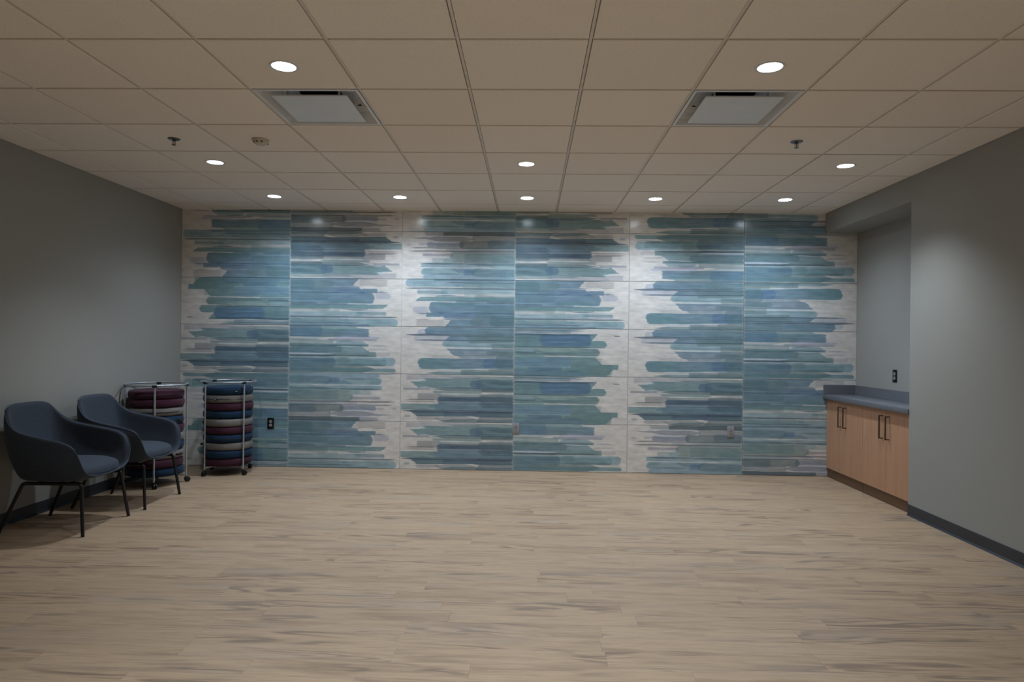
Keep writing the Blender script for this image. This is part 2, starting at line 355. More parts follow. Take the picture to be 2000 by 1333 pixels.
def raster(layer):
    st = [None]*(NS+1); en = [None]*(NS+1); al = [0.]*(NS+1); co = [None]*(NS+1)
    layer = sorted(layer)
    for i in range(NS+1):
        v = i/NS
        s = min(layer, key=lambda q: max(q[0]-v, v-q[1], 0))
        v0, v1, a, b, c, op, sh = s
        t = min(1, max(0, (v-v0)/max(v1-v0, 1e-4)))
        q = 2*t-1; h = v1-v0
        if sh == 'r': e = (1-math.sqrt(max(0, 1-q*q)))*min(.03, .16*h+.008)
        elif sh == 'p': e = abs(q)**1.3*min(.12, h*2.2+.02)
        elif sh == 'd': e = t*min(.07, h*.7)
        elif sh == 'u': e = (1-t)*min(.06, h*.6)
        else: e = .004*math.sin(v*190)
        st[i] = min(1, max(0, a+e)); en[i] = 1.0 if b >= .99 else max(0, b-e*.9); co[i] = srgb(*mute(c))[:3]
        if v0-.5/NS <= v <= v1+.5/NS: al[i] = op*(.78 if a > .4 and c not in (Wh, L) else 1)
    return st, en, al, co
def set_curve(cv, ys, tol=.004):
    n = len(ys)-1; keep = [0]; i = 0
    while i < n:
        j = i+1
        while j < n:
            k = j+1; ok = True
            for q in range(i+1, k):
                f = (q-i)/(k-i)
                if abs(ys[i]+(ys[k]-ys[i])*f-ys[q]) > tol: ok = False; break
            if not ok: break
            j = k
        keep.append(j); i = j
    pts = cv.points
    pts[0].location = (0, ys[0]); pts[len(pts)-1].location = (1, ys[-1])
    for k in keep[1:-1]: pts.new(k/n, ys[k])
    for p in pts: p.handle_type = 'VECTOR'
def print_mat(key):
    t = NT('brush_stroke_print_' + {'A':'one','B':'two','C':'three','D':'four','E':'five','F':'six'}[key])
    p = t.obj(); sx = t.n('ShaderNodeSeparateXYZ'); t.l(p, sx.inputs[0])
    u = t.math('DIVIDE', sx.outputs[0], TW); v = t.math('SUBTRACT', 1.0, t.math('DIVIDE', sx.outputs[2], TH))
    wob = t.noise(t.mapping(p, (2.2, 1, 5)), 1.0, 2)
    v = t.math('ADD', v, t.math('MULTIPLY', t.math('SUBTRACT', wob, .5), .035))
    rag = t.noise(t.mapping(p, (3, 1, 150), (ord(key), 0, 0)), 1.0, 2)
    u2 = t.math('ADD', u, t.math('MULTIPLY', t.math('SUBTRACT', rag, .5), .045))
    streak = t.noise(t.mapping(p, (2.5, 1, 95), (ord(key)*3, 0, 0)), 1.0, 3, .6)
    blot = t.noise(t.mapping(p, (7, 1, 22), (0, 0, ord(key))), 1.0, 3, .6)
    c = t.mix(t.rng(streak, .5, .72, 0, .45), srgb(*CR), srgb(192, 190, 192))
    for lay in layers_of(PRINTS[key]):
        st, en, al, co = raster(lay)
        f = []
        for ys in (st, en, al):
            nd = t.n('ShaderNodeFloatCurve'); set_curve(nd.mapping.curves[0], ys); nd.mapping.update()
            t.l(v, nd.inputs['Value']); f.append(nd.outputs[0])
        rc = t.n('ShaderNodeRGBCurve'); 
        for k in range(3): set_curve(rc.mapping.curves[k], [q[k] for q in co], .006)
        rc.mapping.update()
        cb = t.n('ShaderNodeCombineColor')
        for k in range(3): t.l(v, cb.inputs[k])
        t.l(cb.outputs[0], rc.inputs['Color'])
        m1 = t.rng(t.math('SUBTRACT', u2, f[0]), -.003, .005, 0, 1)
        m2 = t.rng(t.math('SUBTRACT', f[1], u2), -.012, .012, 0, 1)
        mk = t.math('MULTIPLY', t.math('MULTIPLY', m1, m2), f[2])
        mk = t.math('MULTIPLY', mk, t.rng(streak, .3, .7, 1, .80))
        c = t.mix(mk, c, rc.outputs[0])
    paint = t.rng(u, .04, .34, 0, 1)
    f1 = t.noise(t.mapping(p, (1.5, 1, 185), (ord(key), 4, 0)), 1.0, 2, .5)
    f2 = t.noise(t.mapping(p, (1.1, 1, 150), (0, 9, ord(key)*2)), 1.0, 2, .5)
    c = t.mix(t.math('MULTIPLY', paint, t.rng(f1, .56, .68, 0, .45)), c, srgb(82, 122, 132))
    c = t.mix(t.math('MULTIPLY', paint, t.rng(f2, .58, .70, 0, .5)), c, srgb(150, 182, 194))
    fc = t.rng(blot, .3, .7, .86, 1.14)
    cc = t.n('ShaderNodeCombineColor')
    for i in range(3): t.l(fc, cc.inputs[i])
    c = t.mix(1.0, c, cc.outputs[0], 'MULTIPLY')
    t.l(c, t.b.inputs['Base Color'])
    t.set(Roughness=.42); t.b.inputs['Specular IOR Level'].default_value = .35
    t.b.inputs['Coat Weight'].default_value = .6; t.b.inputs['Coat Roughness'].default_value = .17
    t.bump(t.noise(p, 260, 2), .06, .0004)
    return t.m
PM = {k: print_mat(k) for k in PRINTS}

# ------------------------------------------------------------------ walls
structure('wall_back', box(BM(), XL-.1, XA+.1, .0085, .15, 0, H+.2), M_grout)
wall_back = bpy.data.objects['wall_back']
structure('wall_left', box(BM(), XL-.12, XL, YF, .0085, 0, H+.2), M_wall)
bm = BM()
prof = [(XR, YF), (XR, YA), (XA, YA), (XA, .0085), (XA+.35, .0085), (XA+.35, YF)]
lo = [bm.verts.new((x, y, 0)) for x, y in prof]; hi = [bm.verts.new((x, y, H+.2)) for x, y in prof]
for i in range(6): bm.faces.new((lo[i], lo[(i+1) % 6], hi[(i+1) % 6], hi[i]))
bm.faces.new(lo); bm.faces.new(list(reversed(hi)))
structure('wall_right', bm, M_wall)
structure('trim_1', box(BM(), XR, XA+.001, YA-.001, .0085, ZS, H+.2), M_wall)
structure('wall_front', box(BM(), XL-.12, XA+.35, YF-.12, YF, 0, H+.2), M_wall)

LAYOUT = [  # rows from the top, columns from the left
 ['C', 'F', 'F', 'A', 'E', 'E'],
 ['B', 'A', 'F', 'A', 'C', 'C'],
 ['D', 'B', 'B', 'B', 'E', 'E'],
 ['A', 'C', 'E', 'D', 'E', 'C'],
 ['C', 'F', 'A', 'D', 'A', 'B'],
 ['D', 'B', 'A', 'C', 'F', 'F']]
g = .0022
tm = {}
def tile_mesh(key, x0, x1, z0, z1):
    k = (key, round(x0, 4), round(x1, 4), round(z0, 4), round(z1, 4))
    if k not in tm:
        bm = BM(); box(bm, x0, x1, 0, .0085, z0, z1)
        es = [e for e in bm.edges if all(v.co.y < .001 for v in e.verts)]
        bmesh.ops.bevel(bm, geom=es, offset=.0012, segments=1, affect='EDGES')
        bmesh.ops.recalc_face_normals(bm, faces=bm.faces)
        me = bpy.data.meshes.new('wall_tile'); bm.to_mesh(me); bm.free(); me.materials.append(PM[key]); tm[k] = me
    return tm[k]
for r_ in range(6):
    z0 = (5-r_)*TH; z1 = min(z0+TH, H+.01)
    for c_ in range(6):
        x0 = WX0+c_*TW; x1 = x0+TW; rot = c_ % 2 == 1
        cx0 = max(x0+g, XL+.001); cx1 = min(x1-g, (XA if r_ else XR)-.001)
        cz0 = z0+g+(.002 if r_ == 5 else 0); cz1 = z1-g
        if not rot:
            me = tile_mesh(LAYOUT[r_][c_], cx0-x0, cx1-x0, cz0-z0, cz1-z0)
            o = mesh_obj('wall_tile', me, wall_back, (x0, 0, z0))
        else:   # the same print turned upside down
            me = tile_mesh(LAYOUT[r_][c_], x1-cx1, x1-cx0, z0+TH-cz1, z0+TH-cz0)
            o = mesh_obj('wall_tile', me, wall_back, (x1, 0, z0+TH)); o.rotation_euler = (0, math.pi, 0)

def baseboard(name, pts, nx):
    bm = BM(); pr = [(0, 0), (.014, 0), (.010, .006), (.005, .014), (.005, .086), (.003, .090), (0, .090)]
    (xa, ya), (xb, yb) = pts
    A = [bm.verts.new((xa+nx*a, ya, z)) for a, z in pr]; Bv = [bm.verts.new((xb+nx*a, yb, z)) for a, z in pr]
    for i in range(len(pr)): j = (i+1) % len(pr); bm.faces.new((A[i], A[j], Bv[j], Bv[i]))
    bm.faces.new(A); bm.faces.new(list(reversed(Bv)))
    structure(name, bm, M_base)
baseboard('baseboard_left', ((XL, YF), (XL, -.001)), 1)
baseboard('baseboard_right', ((XR, YF), (XR, YA)), -1)
structure('baseboard_front', box(BM(), XL+.02, XR-.02, YF, YF+.006, 0, .09), M_base)

# ------------------------------------------------------------------ floor
floor = structure('floor', box(BM(), XL-.1, XA+.3, YF-.1, .1, -.12, -.0035), M_sub)
PW, PL = .1375, .9144
pm = {}
def plank_mesh(l, w):
    k = (round(l, 4), round(w, 4))
    if k not in pm:
        bm = BM(); box(bm, 0, l, 0, w, -.0035, 0)
        es = [e for e in bm.edges if all(v.co.z > -.001 for v in e.verts)]
        bmesh.ops.bevel(bm, geom=es, offset=.0004, segments=1, affect='EDGES')
        me = bpy.data.meshes.new('plank'); bm.to_mesh(me); bm.free(); me.materials.append(M_floor); pm[k] = me
    return pm[k]
rows = 33; far = BM(); gp = .0003
for i in range(80):
    y1 = .008 - i*PW; y0 = y1-PW
    if y0 < YF: break
    xe = XA if y1 > YA+.05 else XR
    x = XL - random.choice((.15, .3, .45, .6, .75)) - random.random()*.08
    while x < xe:
        a = max(x, XL); b = min(x+PL, xe)
        if b-a > .03:
            if i < rows: mesh_obj('floor_plank', plank_mesh(b-a-gp, PW-gp), floor, (a, y0, 0))
            else: box(far, a, b-.001, y0, y1-.001, -.0035, 0)
        x += PL
o = finish('floor_planks_behind_camera', far, M_floor, floor); o['kind'] = 'stuff'

# ------------------------------------------------------------------ ceiling
ceiling = structure('ceiling', box(BM(), XL-.1, XA+.3, YF-.1, .1, H+.28, H+.36), M_trimw)
cols = [c*G for c in range(-5, 6)]
xs = [XL] + [c for c in cols if XL+.05 < c < XR-.05] + [XR]
rowy = [.008] + [ROW0 - k*G for k in range(0, 15) if ROW0-k*G > YF+.05] + [YF]
DOWNS = [(-1.5*G, -3.707), (2.5*G, -3.707), (-3.5*G, -1.878), (.5*G, -1.878), (4.5*G, -1.878)]
UNSEEN_FILLS = [(.5*G, -5.536), (-1.5*G, -7.365), (2.5*G, -7.365)]  # unseen lamps, added to brighten the near floor and the ceiling
WASHS = [(x*G, -.6588) for x in (-3.5, -1.5, .5, 2.5, 4.5)]
VENTS = [(-1.5*G, -3.0972), (2.5*G, -3.0972)]
def has(lst, x0, x1, y0, y1): return any(x0 < a < x1 and y0 < b < y1 for a, b in lst)
tg = .0105; RH = .066
cm = {}
def ctile_mesh(w, d, hole):
    k = (round(w, 3), round(d, 3), hole)
    if k in cm: return cm[k]
    bm = BM()
    if not hole:
        box(bm, 0, w, 0, d, 0, .012)
        es = [e for e in bm.edges if all(v.co.z < .001 for v in e.verts)]
        bmesh.ops.bevel(bm, geom=es, offset=.0025, segments=1, affect='EDGES')
    else:
        n = 32; cx, cy = w/2, d/2; ci = []; sq = []
        for q in range(n):
            a = 2*math.pi*(q+.5)/n; ca, sa = math.cos(a), math.sin(a); s = min(cx/abs(ca), cy/abs(sa))
            ci.append((cx+RH*ca, cy+RH*sa)); sq.append((cx+s*ca, cy+s*sa))
        # pull nearest outline points to the corners
        for X, Y in ((0, 0), (w, 0), (w, d), (0, d)):
            j = min(range(n), key=lambda q: (sq[q][0]-X)**2+(sq[q][1]-Y)**2); sq[j] = (X, Y)
        L0 = [bm.verts.new((x, y, 0)) for x, y in sq]; L1 = [bm.verts.new((x, y, .012)) for x, y in sq]
        C0 = [bm.verts.new((x, y, 0)) for x, y in ci]; C1 = [bm.verts.new((x, y, .012)) for x, y in ci]
        for q in range(n):
            p = (q+1) % n
            bm.faces.new((L0[q], L0[p], C0[p], C0[q])); bm.faces.new((L1[q], C1[q], C1[p], L1[p]))
            bm.faces.new((L0[q], L1[q], L1[p], L0[p])); bm.faces.new((C0[q], C0[p], C1[p], C1[q]))
    bmesh.ops.recalc_face_normals(bm, faces=bm.faces)
    me = bpy.data.meshes.new('ceiling_tile'); bm.to_mesh(me); bm.free(); me.materials.append(M_ceil); cm[k] = me
    return me
back = BM()
for j in range(len(rowy)-1):
    y1, y0 = rowy[j], rowy[j+1]
    for i in range(len(xs)-1):
        x0, x1 = xs[i], xs[i+1]
        if has(VENTS, x0, x1, y0, y1): continue
        hole = has(DOWNS+WASHS+UNSEEN_FILLS, x0, x1, y0, y1)
        a0 = x0+(tg if i else .004); a1 = x1-(tg if i < len(xs)-2 else .004)
        b0 = y0+tg; b1 = y1-(tg if j else .004)
        if j < 8 or hole: mesh_obj('ceiling_tile', ctile_mesh(a1-a0, b1-b0, hole), ceiling, (a0, b0, H))
        else: box(back, a0, a1, b0, b1, H, H+.012)
o = finish('ceiling_tiles_behind_camera', back, M_ceil, ceiling); o['kind'] = 'stuff'
gz = H+.0065
for x in xs[1:-1]: finish('grid_rail', box(BM(), x-.0072, x+.0072, YF, .008, gz, gz+.03), M_grid, ceiling)
for y in rowy[1:-1]:
    if y < -5: continue
    for a, b in zip(xs, xs[1:]): finish('cross_rail', box(BM(), a+.0075, b-.0075, y-.0072, y+.0072, gz+.0002, gz+.028), M_grid, ceiling)
finish('wall_angle', box(BM(), XL, XL+.014, YF, .008, gz-.001, gz+.02), M_grid, ceiling)
finish('wall_angle', box(BM(), XR-.014, XR, YF, .008, gz-.001, gz+.02), M_grid, ceiling)
finish('wall_angle', box(BM(), XL+.014, XR-.014, -.006, .008, gz-.001, gz+.02), M_grid, ceiling)

# ------------------------------------------------------------------ lamps
def lamp(parent, power, size, blend, rad, color=LAMP_COL):
    l = bpy.data.lights.new('downlight_lamp', 'SPOT'); l.energy = power; l.color = color
    l.spot_size = size; l.spot_blend = blend; l.shadow_soft_size = rad
    o = bpy.data.objects.new('downlight_lamp', l); COL.objects.link(o); o.parent = parent; o.location = (0, 0, -.028)
    return o
def downlight(x, y, label, k=1):
    t = thing('recessed_downlight', label, 'ceiling light', (x, y, H), group='flat lens downlights')
    finish('trim_ring', lathe(BM(), [(.061, .002), (.060, -.002), (.070, -.004), (.0735, -.0015), (.0735, 0), (.064, .0005), (.064, .012), (.061, .012)], 40, closed=True), M_trimw, t, smooth=True)
    finish('lens', lathe(BM(), [(0, .002), (.040, .0025), (.0605, .005), (.0605, .009), (0, .009)], 40), M_lens, t, smooth=True)
    finish('housing', lathe(BM(), [(.0605, .012), (.072, .0125), (.072, .12), (0, .12)], 24), M_chrome, t, smooth=True)
    lamp(t, DOWN['power']*k, DOWN['size'], DOWN['blend'], .05); return t
def washlight(x, y, label):
    t = thing('wall_wash_light', label, 'ceiling light', (x, y, H), group='wall wash lights in front of the tiles')
    finish('trim_ring', lathe(BM(), [(.061, .004), (.060, -.002), (.068, -.0035), (.0715, -.001), (.0715, 0), (.064, .0005), (.064, .012), (.061, .012)], 40, closed=True), M_trimw, t, smooth=True)
    finish('reflector', lathe(BM(), [(.0608, .004), (.056, .03), (.042, .055), (.040, .055), (.054, .034), (.0608, .0125)], 36), M_refl, t, smooth=True)
    finish('lens', lathe(BM(), [(0, -.006), (.03, -.004), (.050, .002), (.0590, .010), (.0590, .016), (0, .016)], 36), M_lens2, t, smooth=True)
    lamp(t, rad=.045, color=(.72, .85, 1.0), **WASH); return t
dl = ['bright downlight in the near row, ahead of the left air diffuser', 'bright downlight in the near row, ahead of the right air diffuser',
      'bright downlight nearest the left wall, just beyond the smoke detector', 'bright downlight in the middle of the ceiling, second row from the tiled wall',
      'bright downlight nearest the right wall, beyond the right sprinkler']
for (x, y), lb in zip(DOWNS, dl): downlight(x, y, lb)
for (x, y), lb in zip(WASHS, ['leftmost of the five small wash lights beside the tiled wall', 'second wash light from the left beside the tiled wall',
        'middle one of the five small wash lights beside the tiled wall', 'second wash light from the right beside the tiled wall', 'rightmost of the five small wash lights beside the tiled wall']): washlight(x, y, lb)
for (x, y), lb in zip(UNSEEN_FILLS, ['added unseen fill downlight overhead, out of view', 'left added fill downlight of the unseen row behind the camera', 'right added fill downlight of the unseen row behind the camera']): downlight(x, y, lb, 2.3 if y > -6 else 4.5)  # added fill lamps, run stronger than the visible downlights

# ------------------------------------------------------------------ air diffusers
def diffuser(x, y, label, flip):
    t = thing('air_diffuser', label, 'air vent', (x, y, H), group='square plaque air diffusers'); hw = G/2-.010
    bm = BM(); sq = lambda h, z: [bm.verts.new((sx*h, sy*h, z)) for sx, sy in ((-1,-1),(1,-1),(1,1),(-1,1))]
    rings = [sq(hw, .008), sq(hw, 0), sq(hw-.016, 0), sq(hw-.021, .010), sq(hw-.032, .035), sq(hw-.055, .065), sq(hw-.08, .082), sq(hw-.10, .085)]
    for A, Bq in zip(rings, rings[1:]):
        for k in range(4): bm.faces.new((A[k], A[(k+1) % 4], Bq[(k+1) % 4], Bq[k]))
    finish('frame', bm, M_diff, t)
    bm = BM(); n = 32; h = hw-.10; ci = []; so = []
    for q in range(n):
        a = 2*math.pi*(q+.5)/n; ca, sa = math.cos(a), math.sin(a); s = h/max(abs(ca), abs(sa))
        ci.append(bm.verts.new((.125*ca, .125*sa, .088))); so.append(bm.verts.new((s*ca, s*sa, .085)))
    for q in range(n): bm.faces.new((so[q], so[(q+1) % n], ci[(q+1) % n], ci[q]))
    finish('back_pan', bm, M_diff, t)
    finish('duct_collar', lathe(BM(), [(.125, .087), (.125, .2), (0, .2)], 32), M_duct, t, smooth=True)
    finish('plaque', box(BM(), -.216, .216, -.222, .222, -.008, .002, .003, 2), M_diff, t)
    for sx in (-1, 1):
        for sy in (-1, 1): finish('plaque_bracket', box(BM(), sx*.15-.006, sx*.15+.006, sy*.15-.002, sy*.15+.002, .002, .087), M_trimw, t)
diffuser(*VENTS[0], 'square white ceiling air diffuser on the left side of the room', 0)
diffuser(*VENTS[1], 'square white ceiling air diffuser on the right side of the room', 1)

# ------------------------------------------------------------------ sprinklers, smoke detector
def sprinkler(x, y, label):
    t = thing('fire_sprinkler', label, 'sprinkler', (x, y, H), group='pendent fire sprinklers')
    finish('escutcheon', lathe(BM(), [(.0, -.001), (.018, -.0015), (.022, -.006), (.034, -.007), (.0405, -.003), (.041, 0), (0, 0)], 32), M_chrome, t, smooth=True)
    finish('body', lathe(BM(), [(0, -.004), (.011, -.004), (.011, -.016), (.007, -.018), (0, -.018)], 16), M_chrome, t, smooth=True)
    bm = BM()
    for s in (-1, 1): tube(bm, [(s*.006, 0, -.016), (s*.012, 0, -.024), (s*.010, 0, -.034), (0, 0, -.041)], .0022, 6)
    finish('frame_arms', bm, M_chrome, t, smooth=True)
    finish('bulb', lathe(BM(), [(0, -.018), (.0025, -.019), (.003, -.028), (.002, -.036), (0, -.037)], 10), plain('red_glass', srgb(150, 40, 40), .2), t, smooth=True)
    finish('deflector', lathe(BM(), [(0, -.041), (.013, -.0415), (.0155, -.044), (.0155, -.045), (0, -.0445)], 20), M_chrome, t, smooth=True)
sprinkler(-3.5*G, -2.487, 'small chrome fire sprinkler left of the smoke detector')
sprinkler(3.5*G, -2.487, 'small chrome fire sprinkler on the right side of the ceiling')
t = thing('smoke_detector', 'round ivory smoke detector on the ceiling between left sprinkler and left diffuser', 'smoke detector', (-2.5*G-.008, -2.475, H))
finish('base', lathe(BM(), [(0, 0), (.058, 0), (.059, -.004), (.056, -.011), (0, -.011)], 40), M_beige, t, smooth=True)
finish('dome', lathe(BM(), [(.053, -.011), (.052, -.016), (.044, -.028), (.034, -.034), (.020, -.036), (0, -.036)], 40), M_beige, t, smooth=True)
for a in (225, 262, 300, 30, 120):
    bm = BM(); box(bm, -.007, .007, -.005, .005, -.003, .003, .0015, 1)
    o = finish('vent_slot', bm, M_slot, t); o.location = (.047*math.cos(R(a)), .047*math.sin(R(a)), -.0235); o.rotation_euler = (R(55), 0, R(a+90))

# ------------------------------------------------------------------ outlets
def outlet(name, loc, rz, label, plate, rec, group=None, kind='outlet'):
    t = thing(name, label, 'outlet', loc, rz, group)         # faces -y in its own space
    bm = BM(); box(bm, -.036, .036, -.006, 0, -.0585, .0585, .0025, 2); finish('cover_plate', bm, plate, t, smooth=True)
    for s in (-1, 1):
        bm = BM(); n = 20; V0 = []; V1 = []
        for k in range(n):
            a = 2*math.pi*k/n; x = .0168*math.cos(a); z = max(-.0145, min(.0145, .0175*math.sin(a)))
            V0.append(bm.verts.new((x, -.0085, s*.0195+z))); V1.append(bm.verts.new((x, -.004, s*.0195+z)))
        for k in range(n): bm.faces.new((V0[k], V0[(k+1) % n], V1[(k+1) % n], V1[k]))
        bm.faces.new(V0); rc = finish('receptacle', bm, rec, t)
        bm = BM()
        for sx, hh in ((-.0065, .0045), (.0065, .0035)): box(bm, sx-.0012, sx+.0012, -.0092, -.0082, s*.0195+.003-hh, s*.0195+.003+hh)
        lathe_pts = [(0, -.0092, s*.0195-.008)]
        box(bm, -.0025, .0025, -.0092, -.0082, s*.0195-.0105, s*.0195-.006)
        finish('slot', bm, M_slot, rc)
    bm = BM(); box(bm, -.0025, .0025, -.0072, -.005, -.0025, .0025, .0008, 1); finish('screw', bm, M_chrome, t)
outlet('wall_outlet', (-2.393, 0, .462), 0, 'stainless duplex outlet, dark reflection put into its colour, on the tiled wall beside the right cushion cart', M_dsteel, M_recept)
outlet('wall_outlet', (.212, 0, .451), 0, 'stainless duplex outlet on the tiled wall over the middle joint', M_steel, M_steel)
outlet('wall_outlet', (2.454, 0, .449), 0, 'stainless duplex outlet low on the tiled wall left of the cabinet', M_steel, M_recept)
outlet('wall_outlet', (XA, -.745, 1.086), R(-90), 'stainless duplex outlet, dark reflection put into its colour, in the alcove above the counter backsplash', M_dsteel, M_recept)

# ------------------------------------------------------------------ alcove cabinets and counter
XF = 3.442
def cabinet(y1, y0, label):
    t = thing('base_cabinet', label, 'cabinet', (XF, (y0+y1)/2, 0), group='maple base cabinets'); c = (y0+y1)/2; hy = (y1-y0)/2
    finish('body', box(BM(), .019, XA-XF-.002, -hy+.0005, hy-.0005, .09, .812), M_maple, t)
    finish('toe_kick', box(BM(), .012, .03, -hy+.001, hy-.001, .0, .09), M_toe, t)
    for s in (-1, 1):
        a, b = (0.001, hy-.001) if s > 0 else (-hy+.001, -.001)
        d = finish('door', box(BM(), 0, .018, a, b, .095, .806, .0012, 1), M_maple, t)
        yy = s*.052
        bm = BM()
        box(bm, -.036, -.028, yy-.006, yy+.006, .553, .757, .001, 1)
        for z in (.557, .753): box(bm, -.030, .0, yy-.005, yy+.005, z-.004, z+.004)
        finish('handle', bm, M_bronze, d)
cabinet(-.003, -.755, 'maple two door base cabinet against the tiled wall')
cabinet(-.757, YA+.003, 'maple two door base cabinet next to the right wall corner')
t = thing('countertop', 'grey blue countertop with backsplash in the alcove', 'countertop', (3.57, -.785, .812))
finish('slab', box(BM(), 3.400-3.57, XA-3.57-.0005, YA+.785+.0005, .785-.0005, 0, .045, .003, 2), M_counter, t, smooth=True)
finish('backsplash', box(BM(), XA-.02-3.57, XA-.0005-3.57, YA+.785+.001, .785-.021, .0452, .143, .0015, 1), M_counter, t)
finish('backsplash', box(BM(), 3.402-3.57, XA-.0005-3.57, .785-.0205, .785-.0005, .0452, .143, .0015, 1), M_counter, t)

# ------------------------------------------------------------------ armchairs
RIM = [(-.318,0,.872),(-.314,.10,.872),(-.300,.19,.868),(-.280,.238,.840),(-.238,.272,.770),(-.175,.303,.712),(-.07,.328,.685),(.06,.335,.660),(.175,.334,.640),(.256,.324,.606),(.288,.303,.50),(.296,.262,.412),(.306,.17,.388),(.310,0,.378)]
BOT = [(-.190,0),(-.188,.09),(-.182,.17),(-.168,.222),(-.138,.254),(-.085,.270),(-.01,.278),(.06,.280),(.13,.277),(.185,.267),(.216,.250),(.240,.222),(.265,.135),(.273,0)]
def ring(f):
    n = len(RIM); return [f(i, 1) for i in range(n)] + [f(i, -1) for i in range(n-2, 0, -1)]
def make_chair(label):
    t = thing('armchair', label, 'armchair', group='blue grey upholstered armchairs')
    n = len(RIM)
    # inward normals of the rim in plan
    def nrm(i):
        a = Vector(RIM[max(i-1, 0)][:2]); b = Vector(RIM[min(i+1, n-1)][:2])
        if i == 0: return Vector((1, 0))
        if i == n-1: return Vector((-1, 0))
        d = (b-a).normalized(); return Vector((d.y, -d.x))
    NRM = [nrm(i) for i in range(n)]
    TH_ = [.035]*9 + [.038, .034, .026, .020, .018]
    def P(i, s, tt, off=0, dz=0):
        x, y, z = RIM[i]; bx, by = BOT[i]
        k = 4*tt*(1-tt)*(.030 if i < 9 else .010)
        X = bx+(x-bx)*tt; Y = by+(y-by)*tt
        nn = NRM[i]; e = tt**.72
        X = bx+(x-bx)*e - nn.x*k; Y = by+(y-by)*e - nn.y*k
        Z = .374+(z-.374)*tt
        return (X+nn.x*off, s*(Y+nn.y*off), Z+dz)
    bm = BM(); rows_ = []
    c0 = bm.verts.new((.05, 0, .362))
    rows_.append([bm.verts.new((.05+(p[0]-.05)*.5, p[1]*.5, .362)) for p in ring(lambda i, s: (BOT[i][0], s*BOT[i][1]))])
    rows_.append([bm.verts.new((.05+(p[0]-.05)*.93, p[1]*.93, .363)) for p in ring(lambda i, s: (BOT[i][0], s*BOT[i][1]))])
    for tt in (.03, .10, .3, .55, .8, .95): rows_.append([bm.verts.new(ring(lambda i, s: P(i, s, tt))[k]) for k in range(2*n-2)])
    rows_.append([bm.verts.new(q) for q in ring(lambda i, s: P(i, s, 1, .004, .0))])
    rows_.append([bm.verts.new(q) for q in ring(lambda i, s: P(i, s, 1, TH_[i]*.5, .007 if i < 11 else .002))])
    rows_.append([bm.verts.new(q) for q in ring(lambda i, s: P(i, s, 1, TH_[i]-.004, -.002))])
    def inner(i, s, tt):
        p = P(i, s, tt, TH_[i]+.002); z = p[2]
        if i >= 10: z = min(z, RIM[i][2]-.004)
        return (p[0], p[1], z)
    for tt in (.9, .6, .35): rows_.append([bm.verts.new(q) for q in ring(lambda i, s: inner(i, s, tt))])
    rows_.append([bm.verts.new((q[0]*.97, q[1]*.97, .385 if abs(q[2]) > .385 else q[2]-.004)) for q in ring(lambda i, s: inner(i, s, .14))])
    rows_.append([bm.verts.new((.03+(q[0]-.03)*.5, q[1]*.5, .378)) for q in ring(lambda i, s: inner(i, s, .1))])
    c1 = bm.verts.new((.03, 0, .378)); m_ = 2*n-2
    for A, Bq in zip(rows_, rows_[1:]):
        for k in range(m_): bm.faces.new((A[k], A[(k+1) % m_], Bq[(k+1) % m_], Bq[k]))
    for k in range(m_): bm.faces.new((c0, rows_[0][(k+1) % m_], rows_[0][k])); bm.faces.new((c1, rows_[-1][k], rows_[-1][(k+1) % m_]))
    sh = finish('shell', bm, M_chair, t, smooth='all'); sb = sh.modifiers.new('s', 'SUBSURF'); sb.levels = sb.render_levels = 2
    # piping along the outer rim edge
    bm = BM(); tube(bm, ring(lambda i, s: P(i, s, 1, .002, .004)), .0028, 6, closed=True)
    pi = finish('piping', bm, M_piping, t, smooth='all'); sb = pi.modifiers.new('s', 'SUBSURF'); sb.levels = sb.render_levels = 2
    # seat cushion
    bm = BM(); SR = []
    def seat(i, s, inset, z):
        x, y = BOT[i]; X = x+(RIM[i][0]-x)*.18; Y = y+(RIM[i][1]-y)*.18
        nn = NRM[i]; T_ = TH_[i]-.002 if i < 10 else .012
        X += nn.x*T_; Y += nn.y*T_
        if i >= 10: X = {10: .236, 11: .256, 12: .272, 13: .276}[i]; Y = {10: .236, 11: .208, 12: .13, 13: 0}[i]
        f = 1-inset; zz = z - (.026*max(0, (X-.12)/.16)**2 if inset < .5 else 0)
        return (.04+(X-.04)*f, s*Y*f, zz)
    for inset, z in ((.10, .386), (.015, .392), (0, .416), (.010, .444), (.055, .463), (.2, .474), (.5, .479), (.8, .481)):
        SR.append([bm.verts.new(q) for q in ring(lambda i, s: seat(i, s, inset, z))])
    for A, Bq in zip(SR, SR[1:]):
        for k in range(m_): bm.faces.new((A[k], A[(k+1) % m_], Bq[(k+1) % m_], Bq[k]))
    ce = bm.verts.new((.04, 0, .481)); cb = bm.verts.new((.04, 0, .386))
    for k in range(m_): bm.faces.new((ce, SR[-1][k], SR[-1][(k+1) % m_])); bm.faces.new((cb, SR[0][(k+1) % m_], SR[0][k]))
    se = finish('seat_cushion', bm, M_chair, t, smooth='all'); sb = se.modifiers.new('s', 'SUBSURF'); sb.levels = sb.render_levels = 1
    # black tube frame: one rail under the seat on each side, a leg at each end
    for s in (-1, 1):
        yt = s*.232; 
        finish('side_rail', tube(BM(), [(-.09, yt, .349), (0, yt, .349), (.1, yt, .349), (.19, yt, .349)], .0125, 12), M_leg, t, smooth=True)
        for top, foot, nm in (((-.09, yt, .349), (-.292, s*.262, 0), 0), ((.19, yt, .349), (.292, s*.275, 0), 1)):
            knee = (top[0]+(-.055 if not nm else .062), yt, .349)
            pts = fillet([top, knee, foot], .05, 6)
            finish('leg', tube(BM(), pts, [.0125]*(len(pts)-1)+[.0115], 12), M_leg, t, smooth=True)
